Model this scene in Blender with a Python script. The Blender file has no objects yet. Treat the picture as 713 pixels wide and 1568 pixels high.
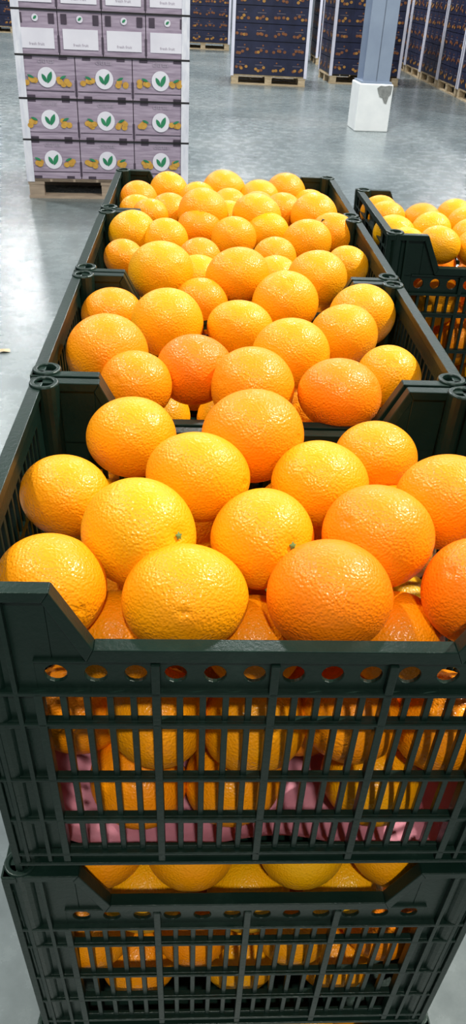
import bpy, bmesh, math, random
import numpy as np
from mathutils import Vector, Matrix
random.seed(7); rng=np.random.default_rng(7)
sc=bpy.context.scene
sc.view_settings.view_transform='Standard'
sc.view_settings.look='None'
ZR=1.18           # rim height of the top crates
L=.297; H=.294    # crate depth / stacking height
H2=.281           # stacking height of the lower crates

# ------------------------------------------------------------ materials
def newmat(name):
    m=bpy.data.materials.new(name); m.use_nodes=True
    nt=m.node_tree; b=nt.nodes['Principled BSDF']
    return m,nt,b
def ramp(nt,stops):
    n=nt.nodes.new('ShaderNodeValToRGB'); e=n.color_ramp.elements
    e[0].position=stops[0][0]; e[0].color=(*stops[0][1],1)
    e[1].position=stops[-1][0]; e[1].color=(*stops[-1][1],1)
    for p,c in stops[1:-1]:
        x=e.new(p); x.color=(*c,1)
    return n
def noise(nt,scale,detail=3,rough=.5,stretch=None):
    tc=nt.nodes.new('ShaderNodeTexCoord'); n=nt.nodes.new('ShaderNodeTexNoise')
    n.inputs['Scale'].default_value=scale; n.inputs['Detail'].default_value=detail; n.inputs['Roughness'].default_value=rough
    if stretch:
        mp=nt.nodes.new('ShaderNodeMapping'); mp.inputs['Scale'].default_value=stretch
        nt.links.new(tc.outputs['Object'],mp.inputs['Vector']); nt.links.new(mp.outputs['Vector'],n.inputs['Vector'])
    else: nt.links.new(tc.outputs['Object'],n.inputs['Vector'])
    return n
def simple(name,c1,c2,scale=8,rough=.6,bump=0,stretch=None,spec=.5,metal=0,lo=.3,hi=.7):
    m,nt,b=newmat(name)
    n=noise(nt,scale,5,.55,stretch); r=ramp(nt,[(lo,c1),(hi,c2)])
    nt.links.new(n.outputs['Fac'],r.inputs['Fac']); nt.links.new(r.outputs['Color'],b.inputs['Base Color'])
    b.inputs['Roughness'].default_value=rough; b.inputs['Specular IOR Level'].default_value=spec; b.inputs['Metallic'].default_value=metal
    if bump:
        bp=nt.nodes.new('ShaderNodeBump'); bp.inputs['Strength'].default_value=bump; bp.inputs['Distance'].default_value=.01
        nt.links.new(n.outputs['Fac'],bp.inputs['Height']); nt.links.new(bp.outputs['Normal'],b.inputs['Normal'])
    return m

# orange peel
M_or,nt,b=newmat('orange_peel')
at=nt.nodes.new('ShaderNodeAttribute'); at.attribute_name='tint'
n1=noise(nt,22,3,.6)
mth=nt.nodes.new('ShaderNodeMath'); mth.operation='MULTIPLY_ADD'; mth.inputs[1].default_value=.5; mth.inputs[2].default_value=-.25
nt.links.new(n1.outputs['Fac'],mth.inputs[0])
add=nt.nodes.new('ShaderNodeMath'); add.operation='ADD'; add.use_clamp=True
nt.links.new(at.outputs['Fac'],add.inputs[0]); nt.links.new(mth.outputs[0],add.inputs[1])
rp=ramp(nt,[(0,(.76,.395,.0005)),(.35,(.86,.315,.0005)),(.7,(.90,.235,.0005)),(1,(.90,.165,.0005))])
nt.links.new(add.outputs[0],rp.inputs['Fac'])
n2=noise(nt,75,4,.7); r2=ramp(nt,[(.70,(0,0,0)),(.76,(1,1,1))])
nt.links.new(n2.outputs['Fac'],r2.inputs['Fac'])
mx=nt.nodes.new('ShaderNodeMix'); mx.data_type='RGBA'
ml=nt.nodes.new('ShaderNodeMath'); ml.operation='MULTIPLY'; ml.inputs[1].default_value=.55
nt.links.new(r2.outputs['Color'],ml.inputs[0]); nt.links.new(ml.outputs[0],mx.inputs[0])
nt.links.new(rp.outputs['Color'],mx.inputs[6]); mx.inputs[7].default_value=(.45,.16,.01,1)
nt.links.new(mx.outputs[2],b.inputs['Base Color'])
tc=nt.nodes.new('ShaderNodeTexCoord')
vo=nt.nodes.new('ShaderNodeTexVoronoi'); vo.feature='SMOOTH_F1'; vo.inputs['Scale'].default_value=560
nt.links.new(tc.outputs['Object'],vo.inputs['Vector'])
n3=noise(nt,330,3,.6)
ad=nt.nodes.new('ShaderNodeMath'); ad.operation='MULTIPLY_ADD'; ad.inputs[1].default_value=.4
nt.links.new(n3.outputs['Fac'],ad.inputs[0]); nt.links.new(vo.outputs['Distance'],ad.inputs[2])
bp=nt.nodes.new('ShaderNodeBump'); bp.inputs['Strength'].default_value=.72; bp.inputs['Distance'].default_value=.0009
nt.links.new(ad.outputs[0],bp.inputs['Height']); nt.links.new(bp.outputs['Normal'],b.inputs['Normal'])
b.inputs['Roughness'].default_value=.5; b.inputs['Coat Weight'].default_value=.27; b.inputs['Coat Roughness'].default_value=.15
b.inputs['Specular IOR Level'].default_value=.2
nt.links.new(bp.outputs['Normal'],b.inputs['Coat Normal'])
M_calyx=simple('calyx_green',(.08,.14,.02),(.16,.24,.05),200,.7)

# crate plastic
M_cr,nt,b=newmat('dark_green_plastic')
n=noise(nt,14,6,.7); r=ramp(nt,[(.3,(.003,.0115,.0080)),(.62,(.0055,.018,.0130)),(.85,(.018,.040,.031))])
nt.links.new(n.outputs['Fac'],r.inputs['Fac']); nt.links.new(r.outputs['Color'],b.inputs['Base Color'])
b.inputs['Roughness'].default_value=.34; b.inputs['Specular IOR Level'].default_value=.30
b.inputs['Specular Tint'].default_value=(.90,1,.95,1)
n=noise(nt,260,4,.6); bp=nt.nodes.new('ShaderNodeBump'); bp.inputs['Strength'].default_value=.35; bp.inputs['Distance'].default_value=.0008
nt.links.new(n.outputs['Fac'],bp.inputs['Height']); nt.links.new(bp.outputs['Normal'],b.inputs['Normal'])

M_pink=simple('pink_paper',(.42,.15,.20),(.54,.22,.27),30,.6,.3)
M_wood=simple('pallet_wood',(.42,.31,.17),(.68,.55,.36),6,.8,.2,(1,8,8))
M_wood2=simple('pallet_wood_darker',(.28,.22,.17),(.45,.36,.27),6,.8,.2,(1,8,8))  # darker wood tone for the mauve stack's pallet
M_mauve=simple('mauve_wood_print',(.25,.20,.28),(.46,.39,.50),5,.55,0,(1.2,1.2,14))
M_mdark=simple('carton_dark',(.04,.03,.05),(.07,.05,.08),9,.6)  # dark colour of the carton slots, lines and gaps
M_white=simple('white_card',(.70,.70,.80),(.82,.82,.91),4,.5)
M_film=simple('stretch_film_edge',(.60,.63,.74),(.86,.88,.95),9,.25,.2,(4,4,1))
M_lab=simple('pale_label_print',(.34,.30,.38),(.44,.39,.48),20,.5)
M_green=simple('leaf_green_print',(.01,.18,.09),(.03,.27,.12),9,.5)
M_fruit=simple('fruit_print',(.50,.26,.04),(.66,.40,.07),40,.5)
M_navy=simple('navy_carton',(.006,.009,.032),(.016,.021,.062),7,.45)
M_brown=simple('brown_fruit_print',(.15,.05,.02),(.30,.11,.03),30,.5)
M_nfr=simple('muted_fruit_print',(.36,.17,.03),(.50,.25,.05),30,.5)
M_nlab=simple('muted_label_print',(.10,.09,.12),(.17,.14,.17),30,.5)
M_black=simple('black_gap',(.004,.004,.006),(.01,.01,.012),9,.6)
M_steel=simple('painted_steel',(.26,.32,.42),(.33,.40,.50),3,.35,0,None,.5,.2)
M_conc=simple('white_painted_concrete',(.80,.83,.82),(.90,.92,.90),6,.6,.2)
M_chip=simple('bare_concrete',(.18,.19,.18),(.30,.31,.29),30,.9,.4)
M_wall=simple('warehouse_wall_panel',(.20,.24,.28),(.26,.30,.34),2,.6)

# floor
M_fl,nt,b=newmat('polished_concrete')
n=noise(nt,.55,7,.62); r=ramp(nt,[(.3,(.130,.162,.168)),(.5,(.190,.228,.230)),(.7,(.275,.305,.298))])
n4=noise(nt,9,6,.7); r4=ramp(nt,[(.35,(.84,.84,.84)),(.65,(1.06,1.06,1.06))])
nt.links.new(n.outputs['Fac'],r.inputs['Fac']); nt.links.new(n4.outputs['Fac'],r4.inputs['Fac'])
mx=nt.nodes.new('ShaderNodeMix'); mx.data_type='RGBA'; mx.blend_type='MULTIPLY'; mx.inputs[0].default_value=1
nt.links.new(r.outputs['Color'],mx.inputs[6]); nt.links.new(r4.outputs['Color'],mx.inputs[7]); nt.links.new(mx.outputs[2],b.inputs['Base Color'])
rr=ramp(nt,[(.3,(.20,)*3),(.7,(.33,)*3)]); nt.links.new(n4.outputs['Fac'],rr.inputs['Fac']); nt.links.new(rr.outputs['Color'],b.inputs['Roughness'])
b.inputs['Specular IOR Level'].default_value=.4
bp=nt.nodes.new('ShaderNodeBump'); bp.inputs['Strength'].default_value=.10; bp.inputs['Distance'].default_value=.01
nt.links.new(n.outputs['Fac'],bp.inputs['Height']); nt.links.new(bp.outputs['Normal'],b.inputs['Normal'])

# ------------------------------------------------------------ mesh builder
class MB:
    def __init__(s): s.v=[];s.f=[];s.m=[]
    def add(s,vs,fs,mi=0):
        o=len(s.v); s.v+= [tuple(v) for v in vs]; s.f+=[tuple(i+o for i in f) for f in fs]; s.m+=[mi]*len(fs)
    def hexa(s,p8,mi=0):
        s.add(p8,[(3,2,1,0),(4,5,6,7),(0,1,5,4),(1,2,6,5),(2,3,7,6),(3,0,4,7)],mi)
    def box(s,x0,x1,y0,y1,z0,z1,mi=0,T=None):
        p=[(x0,y0,z0),(x1,y0,z0),(x1,y1,z0),(x0,y1,z0),(x0,y0,z1),(x1,y0,z1),(x1,y1,z1),(x0,y1,z1)]
        if T: p=[T(*q) for q in p]
        s.hexa(p,mi)
    def mesh(s,name,mats):
        me=bpy.data.meshes.new(name); me.from_pydata(s.v,[],s.f)
        for m in mats: me.materials.append(m)
        me.polygons.foreach_set('material_index',s.m); 
        bm=bmesh.new(); bm.from_mesh(me); bmesh.ops.recalc_face_normals(bm,faces=bm.faces); bm.to_mesh(me); bm.free()
        me.update(); return me
def obj(name,me,loc=(0,0,0),rz=0,parent=None):
    o=bpy.data.objects.new(name,me); sc.collection.objects.link(o); o.location=loc; o.rotation_euler=(0,0,rz)
    if parent: o.parent=parent
    return o
def empty(name,loc=(0,0,0),rz=0):
    o=bpy.data.objects.new(name,None); sc.collection.objects.link(o); o.location=loc; o.rotation_euler=(0,0,rz); return o

# ------------------------------------------------------------ crate
HW=.2; HD=L/2-.001
A_,B_,ND=.1165,.1390,.0466
TP=.010; TY=.003; ZS=H/.2845
def build_crate():
    mb=MB()
    def tap(z): return TP*(-z/H)
    def ty(z): return TY*(-z/H)
    def zz(z): return z*ZS if z<-.05 else z
    maps=[lambda s,d,z:(s*(1-tap(z)/HW),d+ty(z),zz(z)),
          lambda s,d,z:(-s*(1-tap(z)/HW),2*HD-d-ty(z),zz(z)),
          lambda s,d,z:(-HW+d+tap(z),HD-s*(1-ty(z)/HD),zz(z)),
          lambda s,d,z:(HW-d-tap(z),HD+s*(1-ty(z)/HD),zz(z))]
    def prism(T,top,bot,d0,d1):
        for i in range(len(top)-1):
            (a,za),(b_,zb)=top[i],top[i+1]; (c,zc),(e,ze)=bot[i],bot[i+1]
            mb.hexa([T(c,d0,zc),T(e,d0,ze),T(e,d1,ze),T(c,d1,zc),T(a,d0,za),T(b_,d0,zb),T(b_,d1,zb),T(a,d1,za)])
    def hb(T,s0,s1,d0,d1,z0,z1): mb.box(s0,s1,d0,d1,z0,z1,0,T)
    def holeplate(T,sc0,zc,w,z0,z1,r,d0,d1):
        n=16; vs=[];fs=[]
        per=[]
        for i in range(n):
            a=2*math.pi*(i+.5)/n; c,s_=math.cos(a),math.sin(a)
            k=min(w/2/abs(c),((z1-zc) if s_>0 else (zc-z0))/abs(s_))
            per.append((c*k,s_*k))
        for cx,cz in ((w/2,z1-zc),(-w/2,z1-zc),(-w/2,z0-zc),(w/2,z0-zc)):
            j=min(range(n),key=lambda q:(per[q][0]-cx)**2+(per[q][1]-cz)**2); per[j]=(cx,cz)
        for d in (d0,d1):
            for i in range(n):
                a=2*math.pi*(i+.5)/n
                vs.append(T(sc0+r*math.cos(a),d,zc+r*math.sin(a)))
            for i in range(n): vs.append(T(sc0+per[i][0],d,zc+per[i][1]))
        for i in range(n):
            j=(i+1)%n
            fs+=[(i,j,n+j,n+i),(2*n+j,2*n+i,3*n+i,3*n+j),(i,2*n+i,2*n+j,j)]
        mb.add(vs,fs)
    for wi,T in enumerate(maps):
        if wi<2:
            hw=HW
            top=[(-hw,0),(-B_,0),(-A_,-ND),(A_,-ND),(B_,0),(hw,0)]
            bot=[(-hw,-.008),(-B_-.005,-.008),(-A_-.005,-ND-.009),(A_+.005,-ND-.009),(B_+.005,-.008),(hw,-.008)]
            prism(T,top,bot,.001,.012)
            mid=[(-hw+.004,-.06),(-B_-.005,-.06),(-A_-.005,-.060),(A_+.005,-.060),(B_+.005,-.06),(hw-.004,-.06)]
            bot2=[(a,z+.003) for a,z in bot]; bot2[0]=(-hw+.004,-.006); bot2[-1]=(hw-.004,-.006)
            prism(T,bot2,mid,.006,.0095)
            for i in range(12): holeplate(T,(i-5.5)*.0260,-.0700,.0260,-.084,-.057,.0074,.006,.0095)
            hb(T,-hw+.003,hw-.003,.001,.0095,-.0865,-.083)
            hb(T,-.156,.156,.0035,.0095,-.0590,-.0565)
            R0=.156
            for z0,z1 in ((-.1202,-.1125),(-.177,-.1705),(-.226,-.2175)):
                hb(T,-hw+.003,hw-.003,.0035,.0095,z0,z1); hb(T,-hw+.003,hw-.003,.001,.004,z1-.0025,z1)
            hb(T,-hw+.006,hw-.006,.006,.0095,-.2835,-.259)
            hb(T,-hw+.004,hw-.004,.001,.0095,-.2640,-.261); hb(T,-hw+.004,hw-.004,0,.0095,-.2755,-.272)
            for i in range(21):
                s=-R0+i*2*R0/20
                if i%5==0: hb(T,s-.003,s+.003,.001,.0095,-.272,-.084 if i in(0,20) else -.058)
                else: hb(T,s-.0023,s+.0023,.0045,.0095,-.26,-.084)
            for sg in(-1,1):
                a,b_=sorted((sg*(R0+.001),sg*(hw-.003)))
                hb(T,a,b_,.006,.0095,-.2835,-.083)
                a,b_=sorted((sg*.1560,sg*(hw-.003)))
                hb(T,a,b_,.006,.0095,-.084,-.057)
                for s in (.170,.188):
                    hb(T,sg*s-.0018,sg*s+.0018,.001,.007,-.272,-.006)
                hb(T,sg*.197-.003,sg*.197+.003,.0005,.012,-.283,-.005)
        else:
            hw=HD
            prism(T,[(-hw,0),(hw,0)],[(-hw,-.008),(hw,-.008)],.001,.012)
            hb(T,-hw+.004,hw-.004,.006,.0095,-.024,-.006)
            hb(T,-hw+.003,hw-.003,.001,.0095,-.026,-.023)
            R0=.105
            for z0,z1 in ((-.071,-.064),(-.1202,-.1125),(-.177,-.1705),(-.226,-.2175)):
                hb(T,-hw+.003,hw-.003,.0035,.0095,z0,z1); hb(T,-hw+.003,hw-.003,.001,.004,z1-.0025,z1)
            hb(T,-hw+.006,hw-.006,.006,.0095,-.2835,-.259)
            hb(T,-hw+.004,hw-.004,.001,.0095,-.2640,-.261); hb(T,-hw+.004,hw-.004,0,.0095,-.2755,-.272)
            for i in range(16):
                s=-R0+i*2*R0/15
                if i%5==0: hb(T,s-.003,s+.003,.001,.0095,-.272,-.006)
                else: hb(T,s-.0021,s+.0021,.0045,.0095,-.26,-.024)
            for sg in(-1,1):
                a,b_=sorted((sg*R0,sg*(hw-.003)))
                hb(T,a,b_,.006,.0095,-.2835,-.024)
                hb(T,sg*.125-.0018,sg*.125+.0018,.001,.007,-.272,-.006)
    for sx in(-1,1):
        for sy in(-1,1):
            cx=sx*(HW-.0135); cy=HD+sy*(HD-.0135); n=20
            def ring(r,z):
                return [(cx+r*math.cos(2*math.pi*i/n)-sx*tap(z)*.9,cy+r*math.sin(2*math.pi*i/n)-sy*ty(z)*.9,zz(z)) for i in range(n)]
            rs=[ring(.0105,-.28),ring(.0125,-.02),ring(.0130,.0005),ring(.0122,.002),ring(.0085,.002),ring(.0078,-.001),ring(.0072,-.030)]
            vs=sum(rs,[]); fs=[]
            for k in range(len(rs)-1):
                for i in range(n): fs.append((k*n+i,k*n+(i+1)%n,(k+1)*n+(i+1)%n,(k+1)*n+i))
            fs.append(tuple(range((len(rs)-1)*n,len(rs)*n)))
            mb.add(vs,fs)
    x1=HW-.016; y0=.010; y1=2*HD-.010
    zb=-.2835*ZS
    mb.box(-x1,x1,y0,y1,zb,zb+.003)
    for i in range(9):
        x=-x1+i*2*x1/8; mb.box(x-.002,x+.002,y0,y1,zb+.003,zb+.005)
    for i in range(7):
        y=y0+i*(y1-y0)/6; mb.box(-x1,x1,y-.002,y+.002,zb+.003,zb+.0048)
    return mb.mesh('plastic_crate_mesh',[M_cr])
crate_me=build_crate()
def bevelled(o,w=.0007,seg=2):
    m=o.modifiers.new('bevel','BEVEL'); m.width=w; m.segments=seg; m.limit_method='ANGLE'; m.angle_limit=math.radians(40)

# ------------------------------------------------------------ oranges
def orange_geo(mb_v,mb_f,mb_m,mb_t,c,r,asp,axis_ang,tint,pole,res,seed):
    nu,nv=res
    rs=np.random.default_rng(seed)
    pole=np.array(pole,float); pole/=np.linalg.norm(pole)
    t=np.cross(pole,[.3,.5,.81]); t/=np.linalg.norm(t); b2=np.cross(pole,t)
    ph=rs.uniform(0,6.28,6); am=rs.uniform(.004,.016,6)
    ax=np.array([math.cos(axis_ang),math.sin(axis_ang),rs.uniform(-.15,.15)]); ax/=np.linalg.norm(ax)
    dirs=[]
    for j in range(nv+1):
        th=math.pi*j/nv
        ring=1 if j in(0,nv) else nu
        for i in range(ring):
            a=2*math.pi*i/nu
            dirs.append((math.cos(th),math.sin(th)*math.cos(a),math.sin(th)*math.sin(a),th,a))
    D=np.array(dirs); P=D[:,0:1]*pole+D[:,1:2]*t+D[:,2:3]*b2
    th=D[:,3]; a=D[:,4]; sn=np.sin(th)
    rad=1+am[0]*np.sin(2*a+ph[0])*sn+am[1]*np.sin(3*a+ph[1])*sn**2+am[2]*np.sin(2*th+ph[2])+am[3]*np.sin(a+ph[3])*sn
    rad-= .05*np.exp(-(th/.17)**2)
    rad+= .018*np.exp(-((math.pi-th)/.22)**2)-.045*np.exp(-((math.pi-th)/.07)**2)
    P=P*rad[:,None]
    al=P@ax; P=ax*al[:,None]+(P-ax*al[:,None])*asp
    P=P*r+np.array(c)
    o=len(mb_v); mb_v.extend(map(tuple,P)); mb_t.extend([tint]*len(P))
    idx=lambda j,i: o if j==0 else (o+1+(nv-1)*nu if j==nv else o+1+(j-1)*nu+i%nu)
    for i in range(nu):
        mb_f.append((idx(0,0),idx(1,i),idx(1,i+1))); mb_m.append(0)
        for j in range(1,nv-1): mb_f.append((idx(j,i),idx(j+1,i),idx(j+1,i+1),idx(j,i+1))); mb_m.append(0)
        mb_f.append((idx(nv-1,i+1),idx(nv-1,i),idx(nv,0))); mb_m.append(0)
    if nu>=32:
        base=P[0]; o=len(mb_v); pts=[]
        for i in range(10):
            rr=.0034 if i%2==0 else .0019; aa=math.pi*i/5
            pts.append(base+pole*.0016+(t*math.cos(aa)+b2*math.sin(aa))*rr)
        pts.append(base+pole*.0040)
        mb_v.extend(map(tuple,pts)); mb_t.extend([0]*11)
        for i in range(10): mb_f.append((o+i,o+(i+1)%10,o+10)); mb_m.append(1)
def relax(surf,seed):
    rs=np.random.default_rng(seed)
    fixed=np.array(surf) if len(surf) else np.zeros((0,4))
    free=[]
    for x in(-.105,.004,.108): free.append((x,.056,-.240,.041))
    for x in(-.148,-.047,.056,.146): free.append((x,.054,-.180,.041))
    for x in(-.10,.008,.105): free.append((x,.056,-.122,.040))
    if not len(surf):
        for x in(-.125,-.054,.054,.128): free.append((x,.058,-.049,.041))
    for li,z in enumerate((-.240,-.178,-.116) if len(surf) else (-.240,-.178,-.116,-.05)):
        for yi,y in enumerate((.145,.235)):
            off=.0 if (li+yi)%2 else .045
            for x in np.arange(-.14,.15,.09):
                xx=x+off*.9
                if xx<.155: free.append((xx+rs.uniform(-.006,.006),y+rs.uniform(-.006,.006),z,rs.uniform(.037,.042)))
    free=np.array(free); nF=len(fixed)
    A=np.vstack([fixed,free]) if nF else free
    w=np.array([.0001]*nF+[1.]*len(free))
    zt=-.085 if nF else -.045
    for it in range(220):
        d=A[:,None,:3]-A[None,:,:3]; dist=np.linalg.norm(d,axis=2)+1e-9; np.fill_diagonal(dist,9)
        pen=np.clip((A[:,None,3]+A[None,:,3])*.97-dist,0,None)
        ww=w[:,None]/(w[:,None]+w[None,:])
        if nF: ww[:nF,:nF]=0
        A[:,:3]+= (d/dist[:,:,None]*(pen*ww)[:,:,None]).sum(1)*.35
        fr=slice(nF,None); R=A[fr,3]
        A[fr,0]=np.clip(A[fr,0],-.183+R,.183-R); A[fr,1]=np.clip(A[fr,1],.014+R,.281-R)
        A[fr,2]=np.clip(A[fr,2],-.286+R,zt)
    keep=[]
    for i in range(nF,len(A)):
        bad=False
        for j in list(range(nF))+keep:
            p=(A[i,3]+A[j,3])-np.linalg.norm(A[i,:3]-A[j,:3])
            if p>.022: bad=True
        if not bad: keep.append(i)
    return [tuple(a) for a in A[:nF]],[tuple(A[i]) for i in keep]
def make_pile(name,surf,tints,asps,poles,res_s,res_f,seed,pal=(.1,.25,.3,.35,.45,.5,.6,.75)):
    V=[];F=[];Mi=[];Ti=[]
    s2,fl=relax(surf,seed)
    rs=random.Random(seed)
    for i,(x,y,z,r) in enumerate(s2):
        tn=tints[i] if tints else rs.choice(pal)
        asp=asps[i] if asps else rs.uniform(.84,.97)
        pole=poles.get(i) if poles and i in poles else (rs.uniform(-1,1),rs.uniform(.2,1),rs.uniform(-1,.1))
        orange_geo(V,F,Mi,Ti,(x,y,z),r,asp,rs.uniform(-.35,.35),tn,pole,res_s,seed*100+i)
    for i,(x,y,z,r) in enumerate(fl):
        tn=rs.choice([.1,.25,.35,.45,.55,.65])
        res=res_f if y<.10 or z>-.13 else (16,10)
        orange_geo(V,F,Mi,Ti,(x,y,z),r,rs.uniform(.92,1),rs.uniform(-1,1),tn,(rs.uniform(-1,1),rs.uniform(-.2,1),rs.uniform(-1,.6)),res,seed*100+50+i)
    me=bpy.data.meshes.new(name); me.from_pydata(V,[],F); me.materials.append(M_or); me.materials.append(M_calyx)
    me.polygons.foreach_set('material_index',Mi); me.polygons.foreach_set('use_smooth',[True]*len(F))
    a=me.attributes.new('tint','FLOAT','POINT'); a.data.foreach_set('value',Ti); me.update()
    return me
P1=[(-.150,.066,-.050,.039),(-.057,.055,-.050,.0435),(.042,.056,-.047,.0440),(.148,.062,-.047,.039),(-.154,.170,-.043,.037),(-.092,.108,-.034,.0425),(-.001,.114,-.042,.0385),(.084,.108,-.034,.0415),(.147,.152,-.031,.041),(-.107,.248,-.033,.039),(-.049,.172,-.025,.0415),(.050,.180,-.034,.040),(-.003,.225,-.016,.0435),(.108,.239,-.043,.037),
    (.098,.068,-.098,.037),(-.106,.068,-.100,.037),(-.006,.070,-.104,.037),(.120,.195,-.085,.036)]
T1=[.45,.40,.85,.9,.40,.20,.34,.66,.55,.36,.30,.30,.60,.46,.6,.5,.55,.5]
S1=[.97,.84,.90,1,.88,.93,.99,.93,.92,.90,.85,.87,.90,.86,.95,.95,.95,.95]
P2=[(-.143,.408,-.025,.042),(-.109,.355,-.035,.036),(-.052,.384,-.030,.039),(.003,.342,-.028,.041),(.087,.332,-.028,.041),(.150,.398,-.038,.034),(.048,.418,-.025,.042),(-.151,.545,-.035,.036),(-.084,.501,-.026,.041),(-.001,.505,-.032,.038),(.116,.486,-.030,.039),(.146,.545,-.028,.040),(.057,.579,-.027,.041),(-.045,.605,-.038,.034)]
T2=[.55,.6,.9,.55,.75,.26,.3,.55,.26,.3,.38,.3,.3,.5]
P3=[(-.098,.643,-.014,.042),(.001,.638,-.014,.042),(.104,.647,-.018,.039),(.160,.748,-.031,.030),(-.048,.754,-.030,.031),(.059,.765,-.029,.032),(-.153,.755,-.032,.029),(.113,.836,-.023,.037),(.003,.848,-.026,.034),(-.099,.831,-.027,.034),(-.147,.846,-.023,.036),(.160,.890,-.024,.036),(-.048,.900,-.026,.035),(.057,.895,-.027,.034),(-.05,.70,-.04,.035),(.055,.705,-.04,.034)]
P4=[(.041,.922,-.010,.039),(-.043,.922,-.009,.040),(.136,.952,-.014,.038),(-.096,.972,-.022,.033),(.090,1.001,-.022,.033),(.002,1.042,-.025,.032),(-.152,1.057,-.024,.033),(-.103,1.129,-.024,.035),(-.051,1.086,-.025,.033),(-.005,1.120,-.017,.039),(.058,1.099,-.023,.035),(.109,1.147,-.022,.037),(-.126,.947,-.021,.030),(.0,.98,-.03,.033),(-.05,1.02,-.03,.033),(.05,1.04,-.03,.033),(-.15,1.00,-.03,.032),(.15,1.04,-.03,.034),(.15,1.12,-.04,.034)]
P5=[(.250,1.134,-.011,.033),(.253,1.060,-.009,.034),(.247,.923,-.010,.034),(.314,1.069,-.012,.033),(.314,.962,-.009,.034),(.379,1.116,-.011,.033),(.386,1.046,-.011,.033),(.307,.847,-.011,.033),(.368,.920,-.012,.032),(.433,1.166,-.011,.033),(.257,.857,-.014,.031)]
P5=[(x+.010,.85+(y-.847)*.66,z-.014,r*.97) for x,y,z,r in P5]
P5+=[(.44,.86,-.022,.034),(.445,.94,-.02,.034),(.38,.86,-.03,.033),(.52,.88,-.02,.036),(.51,.98,-.02,.035),(.57,.93,-.02,.034),(.57,1.03,-.02,.034),(.49,1.05,-.025,.034),(.575,.85,-.02,.034)]
def loc(P,y0,x0=0): return [(x-x0,y-y0,z,r) for x,y,z,r in P]
XR=.426; YR=.805
piles=[make_pile('oranges_heap_a',P1,T1,S1,{5:(.72,-.60,.42),6:(.50,-.78,.43)},(72,44),(48,28),1),
       make_pile('oranges_heap_b',loc(P2,L),T2,None,{},(52,32),(28,18),2),
       make_pile('oranges_heap_c',loc(P3,2*L),None,None,{},(40,26),(24,16),3,(.15,.2,.25,.3,.35,.4,.5)),
       make_pile('oranges_heap_d',loc(P4,3*L),None,None,{},(36,24),(24,16),4,(.15,.2,.25,.3,.35,.4,.5))]
pile_r=make_pile('oranges_heap_e',loc(P5,YR,XR),None,None,{},(36,24),(32,20),5,(.05,.15,.2,.25,.35,.45))
low=[make_pile('oranges_packed_a',[],None,None,{},(40,24),(40,24),11),make_pile('oranges_packed_b',[],None,None,{},(24,16),(24,16),12)]
def place(xc,y0,k,pile,bev=True):
    z=ZR if k==0 else ZR-H-(k-1)*H2
    front=(xc==0 and y0==0)
    dx=.002 if (front and k==0) else 0
    dy=-.002 if (front and k>0) else 0
    s=1 if k==0 else H2/H
    c=obj('plastic_crate',crate_me,(xc+dx,y0+dy,z)); c.scale=(1,1,s)
    if bev: bevelled(c)
    o=obj('orange_pile',pile,(xc,y0+dy,z)); o.scale=(1,1,s)
for ci in range(4):
    for k in range(4):
        place(0,ci*L,k,piles[ci] if k==0 else (low[0] if ci==0 else low[1]),bev=(k<2 or ci==0))
for k in range(4): place(XR,YR,k,pile_r if k==0 else low[0],bev=k<2)

# pink liner in the top front crate
mb=MB(); nx,ny=40,24; vs=[]
for j in range(ny+1):
    for i in range(nx+1):
        x=-.174+.348*i/nx; y=.0155+.264*j/ny
        e=max(0,abs(x)-.145)/.029; g=max(0,.034-y)/.019; g2=max(0,y-.25)/.03
        z=-.2865+.045*e**1.4+.020*g**1.5*(.6+.5*math.sin(x*31+1))+.05*g2+.0015*math.sin(x*70)*math.cos(y*60)
        vs.append((x,y,z))
fs=[(j*(nx+1)+i,j*(nx+1)+i+1,(j+1)*(nx+1)+i+1,(j+1)*(nx+1)+i) for j in range(ny) for i in range(nx)]
mb.add(vs,fs); me=mb.mesh('pink_liner',[M_pink]); me.polygons.foreach_set('use_smooth',[True]*len(me.polygons))
obj('pink_paper_liner',me,(0,0,ZR))

def low_board(name,x0,x1,y0,y1,h):
    mb=MB(); n=5; w=(y1-y0)
    for i in range(n):
        a=y0+w*i/n; mb.box(x0,x1,a+.004,a+w/n-.004,h*.5,h)
    mb.box(x0,x1,y0,y1,0,h*.5)
    obj(name,mb.mesh(name,[M_wood]))
HB=ZR-H-3*H2
low_board('wooden_board',-.22,.20,-.01,4*L+.01,HB)
low_board('wooden_board',.22,.65,YR-.02,YR+L+.02,HB)

# ------------------------------------------------------------ pallets & carton stacks
def pallet_mesh(w,d,mat):
    mb=MB()
    for y in (0,d/2-.05,d-.1): mb.box(0,w,y,y+.1,0,.02)
    for x in (0,w/2-.06,w-.12):
        for y in (0,d/2-.05,d-.1): mb.box(x+.005,x+.115,y+.003,y+.097,.02,.10)
        mb.box(x,x+.12,0,d,.10,.12)
    n=7
    for i in range(n):
        x=w*i/n; mb.box(x+.008,x+w/n-.008,0,d,.12,.14)
    mb.box(0,w,0,.08,.1202,.1405)
    return mb.mesh('pallet',[mat])
def disc(mb,cx,cz,rx,rz,y,mi,T,n=20,th=.0015,rot=0):
    vs=[];
    for yy in (y,y-th):
        for i in range(n):
            a=2*math.pi*i/n; u=rx*math.cos(a); v=rz*math.sin(a)
            vs.append(T(cx+u*math.cos(rot)-v*math.sin(rot),yy,cz+u*math.sin(rot)+v*math.cos(rot)))
    fs=[tuple(range(n,2*n)),tuple(reversed(range(n)))]+[(i,(i+1)%n,n+(i+1)%n,n+i) for i in range(n)]
    mb.add(vs,fs,mi)
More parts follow.
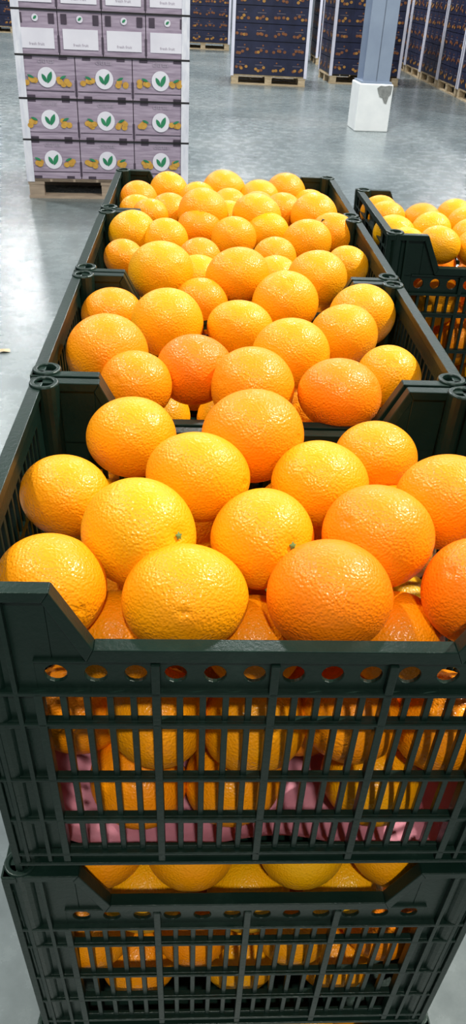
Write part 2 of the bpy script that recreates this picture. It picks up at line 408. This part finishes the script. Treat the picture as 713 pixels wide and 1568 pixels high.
def leaf(mb,x0,z0,x1,z1,w,y,mi,T):
    n=8; dx,dz=x1-x0,z1-z0; l=math.hypot(dx,dz); ux,uz=dx/l,dz/l; pts=[]
    for s in(1,-1):
        for i in range(n):
            t=(i/n) if s==1 else 1-i/n
            ww=w*math.sin(math.pi*t)**.8*s
            pts.append((x0+dx*t-uz*ww,z0+dz*t+ux*ww))
    m=len(pts); vs=[T(a,y,b) for a,b in pts]+[T(a,y-.0012,b) for a,b in pts]
    mb.add(vs,[tuple(range(m,2*m))]+[(i,(i+1)%m,m+(i+1)%m,m+i) for i in range(m)],mi)
def get_text(body,size):
    c=bpy.data.curves.new('t','FONT'); c.body=body; c.size=size; c.align_x='CENTER'; c.resolution_u=2
    o=bpy.data.objects.new('t',c); sc.collection.objects.link(o)
    dg=bpy.context.evaluated_depsgraph_get(); me=bpy.data.meshes.new_from_object(o.evaluated_get(dg))
    vs=[(v.co.x,v.co.y) for v in me.vertices]; fs=[tuple(p.vertices) for p in me.polygons]
    bpy.data.objects.remove(o); return vs,fs
TX=get_text('citrus',.05); TXS=get_text('fresh fruit',.026)
def text(mb,TXd,cx,cz,y,mi,T):
    vs,fs=TXd; mb.add([T(cx+a,y,cz+b_) for a,b_ in vs],fs,mi)
def mauve_box(mb,x0,x1,z0,z1,T,kind):
    w=x1-x0;h=z1-z0;cx=(x0+x1)/2
    rs=random.Random(int(x0*977+z0*131+kind*7))
    if kind==0:
        disc(mb,cx,z0+h*.50,.064,.064,-.002,2,T,28)
        leaf(mb,cx-.003,z0+h*.38,cx-.034,z0+h*.58,.013,-.0045,3,T)
        leaf(mb,cx+.002,z0+h*.36,cx+.034,z0+h*.64,.016,-.0045,3,T)
        for sx in(-1,1):
            for q in range(5):
                disc(mb,cx+sx*(w*.27+rs.uniform(-.03,.045)),z0+h*.40+rs.uniform(-.014,.02),.021,.018,-.0015-.0012*q,4,T,14)
            leaf(mb,cx+sx*w*.22,z0+h*.48,cx+sx*w*.34,z0+h*.55,.008,-.008,3,T)
        text(mb,TX,cx,z1-.045,-.003,5,T)
        for sx in(-1,1):
            for zc in (z0+.014,z1-.014):
                mb.box(cx+sx*w*.30-.028,cx+sx*w*.30+.028,-.0012,.002,zc-.008,zc+.008,1,T)
        mb.box(x0+.012,x1-.012,-.0008,.002,z0+h*.18,z0+h*.195,1,T)
    else:
        mb.box(x0+.03,x1-.03,-.003,.002,z0+h*.15,z0+h*.60,2,T)
        text(mb,TXS,cx,z0+h*.22,-.0045,5,T)
        disc(mb,cx,z0+h*.82,.022,.022,-.003,2,T,14); leaf(mb,cx-.012,z0+h*.79,cx+.012,z0+h*.86,.008,-.0055,3,T)
        for sx in(-1,1): mb.box(cx+sx*w*.36-.02,cx+sx*w*.36+.02,-.0015,.002,z0+h*.70,z0+h*.92,1,T)
def mauve_stack(loc_,rz,w,d,rows):
    e=empty('carton_pallet_stack',loc_,rz)
    obj('wooden_pallet',pallet_mesh(w,d,M_wood2),parent=e)
    mb=MB(); bh=.27; z=.141
    rs=random.Random(3)
    TF=lambda x,y,z:(x,y,z); TRt=lambda x,y,z:(w-y,x,z); TLf=lambda x,y,z:(y,d-x,z); TB=lambda x,y,z:(w-x,d-y,z)
    for r in range(rows):
        kind=0 if r<3 else (1 if r<5 else 0)
        n=3 if kind==0 else 4
        zo=z+r*bh
        nd=2 
        for i in range(n):
            for j in range(nd):
                jt=rs.uniform(-.003,.003)
                mb.box(w*i/n+.003,w*(i+1)/n-.003,d*j/nd+.003+jt*(j==0),d*(j+1)/nd-.003,zo+.003,zo+bh-.003,0)
            mauve_box(mb,w*i/n,w*(i+1)/n,zo,zo+bh,TF,kind)
            mauve_box(mb,w*i/n,w*(i+1)/n,zo,zo+bh,TB,kind)
        mb.box(.02,w-.02,.02,d-.02,zo-.002,zo+bh,1)
        for i in range(nd):
            mauve_box(mb,d*i/nd,d*(i+1)/nd,zo,zo+bh,TRt,kind); mauve_box(mb,d*i/nd,d*(i+1)/nd,zo,zo+bh,TLf,kind)
        for i in range(1,n): mb.box(w*i/n-.007,w*i/n+.007,-.001,.01,zo+.02,zo+bh*.45,1)
    obj('cartons',mb.mesh('mauve_cartons',[M_mauve,M_mdark,M_white,M_green,M_fruit,M_lab]),parent=e)
    mb=MB(); zt=z+rows*bh; t=.006
    for x,y,sx,sy in((0,0,1,1),(w,0,-1,1),(0,d,1,-1),(w,d,-1,-1)):
        xa,xb=sorted((x-sx*t,x+sx*.05)); ya,yb=sorted((y-sy*t,y)); mb.box(xa,xb,ya,yb,.12,zt)
        xa,xb=sorted((x-sx*t,x)); ya,yb=sorted((y,y+sy*.045)); mb.box(xa,xb,ya,yb,.12,zt)
    obj('edge_protectors',mb.mesh('edge_protectors',[M_film]),parent=e)
    mb=MB()
    for zz in (z+bh*1+.0,z+bh*2,z+bh*3,z+bh*4,z+bh*6):
        mb.box(-.008,w+.008,-.008,-.0065,zz-.006,zz+.006); mb.box(w+.0065,w+.008,-.008,d+.008,zz-.006,zz+.006)
        mb.box(-.008,-.0065,-.008,d+.008,zz-.006,zz+.006); mb.box(-.008,w+.008,d+.0065,d+.008,zz-.006,zz+.006)
    obj('straps',mb.mesh('straps',[M_black]),parent=e)
mauve_stack((-1.318,5.967,0),.087,1.2,1.0,7)

navy_cache={}
def navy_mesh(w,d,rows,nc):
    key=(w,d,rows,nc)
    if key in navy_cache: return navy_cache[key]
    mb=MB(); bh=.235; z=.141; rs=random.Random(5)
    TF=lambda x,y,z:(x,y,z); TRt=lambda x,y,z:(w-y,x,z); TLf=lambda x,y,z:(y,d-x,z)
    nd=max(2,round(d/w*nc))
    for r in range(rows):
        zo=z+r*bh
        mb.box(.02,w-.02,.02,d-.02,zo,zo+bh,4)
        for i in range(nc): mb.box(w*i/nc+.004,w*(i+1)/nc-.004,.003,d-.003,zo+.005,zo+bh-.005,0)
        for j in range(nd): mb.box(.001,w-.001,d*j/nd+.006,d*(j+1)/nd-.006,zo+.006,zo+bh-.006,0)
        for T,n,ww in((TF,nc,w),(TRt,nd,d),(TLf,nd,d)):
            for i in range(n):
                cx=ww*(i+.5)/n; u=ww/n
                for q in range(4):
                    disc(mb,cx+(q-1.5)*u*.17+rs.uniform(-.02,.02),zo+bh*.34+rs.uniform(-.02,.04),.025,.021,-.0015-.001*q,rs.choice([1,2,2]),T,12)
                disc(mb,cx+rs.uniform(-.05,.05),zo+bh*.75,.014,.012,-.0015,2,T,10)
                mb.box(cx-u*.25,cx+u*.2,-.001,.002,zo+bh*.58,zo+bh*.62,3,T)
    me=mb.mesh('navy_cartons',[M_navy,M_nfr,M_brown,M_nlab,M_black])
    mb=MB(); zt=z+rows*bh; t=.012
    for x,y,sx,sy in((0,0,1,1),(w,0,-1,1),(0,d,1,-1),(w,d,-1,-1)):
        xa,xb=sorted((x-sx*t,x+sx*.035)); ya,yb=sorted((y-sy*t,y)); mb.box(xa,xb,ya,yb,.12,zt)
        xa,xb=sorted((x-sx*t,x)); ya,yb=sorted((y,y+sy*.035)); mb.box(xa,xb,ya,yb,.12,zt)
    me2=mb.mesh('edge_protectors',[M_white])
    navy_cache[key]=(me,me2,pallet_mesh(w,d,M_wood)); return navy_cache[key]
def navy_stack(x,y,rz,w=1.2,d=1.0,rows=8,nc=4):
    e=empty('carton_pallet_stack',(x,y,0),rz); a,b_,c=navy_mesh(w,d,rows,nc)
    obj('cartons',a,parent=e); obj('edge_protectors',b_,parent=e); obj('wooden_pallet',c,parent=e)
navy_stack(.48,14.0,-.03)
navy_stack(2.17,14.66,.06)
navy_stack(-.55,20.4,.0)
navy_stack(-1.95,20.5,.0)
navy_stack(.95,18.2,.0)
navy_stack(2.35,18.0,0)
navy_stack(-5.8,22.6,0)
navy_stack(-7.2,22.6,0)
for i in range(7): navy_stack(4.05+.0,12.3+i*1.28+1.2,-math.pi/2,1.2,1.0)
navy_stack(4.05,12.2,-math.pi/2)

# ------------------------------------------------------------ pillar
e=empty('steel_column',(1.99,9.98,0),.06)
mb=MB(); s=.20
mb.box(-s,s,-s,s,0,.50); o=obj('concrete_base',mb.mesh('base',[M_conc]),parent=e); bevelled(o,.012,3)
mb=MB()
pts=[(.01,.46),(.05,.485),(.10,.48),(.15,.49),(.185,.485),(.18,.40),(.155,.37),(.14,.30),(.11,.31),(.085,.36),(.05,.37),(.03,.41)]
n=len(pts); mb.add([(x,-s-.001,z) for x,z in pts]+[(x,-s-.003,z) for x,z in pts],[tuple(range(n,2*n))]+[(i,(i+1)%n,n+(i+1)%n,n+i) for i in range(n)])
obj('chipped_patch',mb.mesh('chip',[M_chip]),parent=e)
mb=MB(); a=.155
mb.box(-a,a,-a,-a+.016,.5,7.5); mb.box(-a,a,a-.016,a,.5,7.5); mb.box(-.006,.006,-a,a,.5,7.5); mb.box(-.18,.18,-.18,.18,.5,.52)
obj('h_beam',mb.mesh('h_beam',[M_steel]),parent=e)

# paper scrap
mb=MB(); vs=[(0,0,.004),(.03,-.006,.012),(.055,.01,.003),(.05,.03,.010),(.02,.036,.004),(-.004,.02,.012),(.025,.014,.016)]
mb.add(vs,[(i,(i+1)%6,6) for i in range(6)]); obj('paper_scrap',mb.mesh('scrap',[M_wood]),(-.95,3.05,0))

# room
mb=MB(); mb.box(-16,12,-8,32,-.1,0); obj('floor',mb.mesh('floor',[M_fl]))
mb=MB(); mb.box(-16,12,32,32.2,0,8); obj('wall_back',mb.mesh('wall_back',[M_wall]))

# ------------------------------------------------------------ lights
w=bpy.data.worlds.new('w'); sc.world=w; w.use_nodes=True; bg=w.node_tree.nodes['Background']
bg.inputs['Color'].default_value=(.90,.95,1.0,1); bg.inputs['Strength'].default_value=.15
def lamp(x,y,z,p,size=.45,col=(1,.98,.94)):
    l=bpy.data.lights.new('high_bay_lamp','AREA'); l.shape='DISK'; l.size=size; l.energy=p; l.color=col
    o=bpy.data.objects.new('high_bay_lamp',l); sc.collection.objects.link(o); o.location=(x,y,z)
def aimed(x,y,z,p,size,tx,ty,tz):
    l=bpy.data.lights.new('high_bay_lamp','AREA'); l.shape='DISK'; l.size=size; l.energy=p; l.color=(1,.96,.88)
    o=bpy.data.objects.new('high_bay_lamp',l); sc.collection.objects.link(o); o.location=(x,y,z)
    o.rotation_euler=(Vector((tx,ty,tz))-Vector((x,y,z))).to_track_quat('-Z','Y').to_euler()
aimed(3.4,1.3,5.2,440,.22,0,.5,1.1)
aimed(-2.6,.6,5.8,150,.25,0,.5,1.1)
aimed(.2,-3.0,5.2,160,.3,0,.3,1.0)
for x in(-5,1,7):
    for y in(8,15,22): lamp(x,y,6.5,360,.6,(.97,.98,1))
lamp(-5,2,6.5,150,.6,(.97,.98,1))

# ------------------------------------------------------------ camera
yaw,pitch,roll=-.0656,.6030,.0538
f=Vector((-math.sin(yaw)*math.cos(pitch),math.cos(yaw)*math.cos(pitch),-math.sin(pitch)))
r0=Vector((math.cos(yaw),math.sin(yaw),0)); u0=r0.cross(f)
r=math.cos(roll)*r0+math.sin(roll)*u0; u=-math.sin(roll)*r0+math.cos(roll)*u0
cam=bpy.data.cameras.new('camera'); co=bpy.data.objects.new('camera',cam); sc.collection.objects.link(co)
Mx=Matrix((r,u,-f)).transposed().to_4x4(); Mx.translation=Vector((-.0543,-.3523,.3039+ZR)); co.matrix_world=Mx
cam.sensor_fit='VERTICAL'; cam.sensor_height=36; cam.lens=1223/1600*36; cam.clip_start=.02; cam.clip_end=200
sc.camera=co
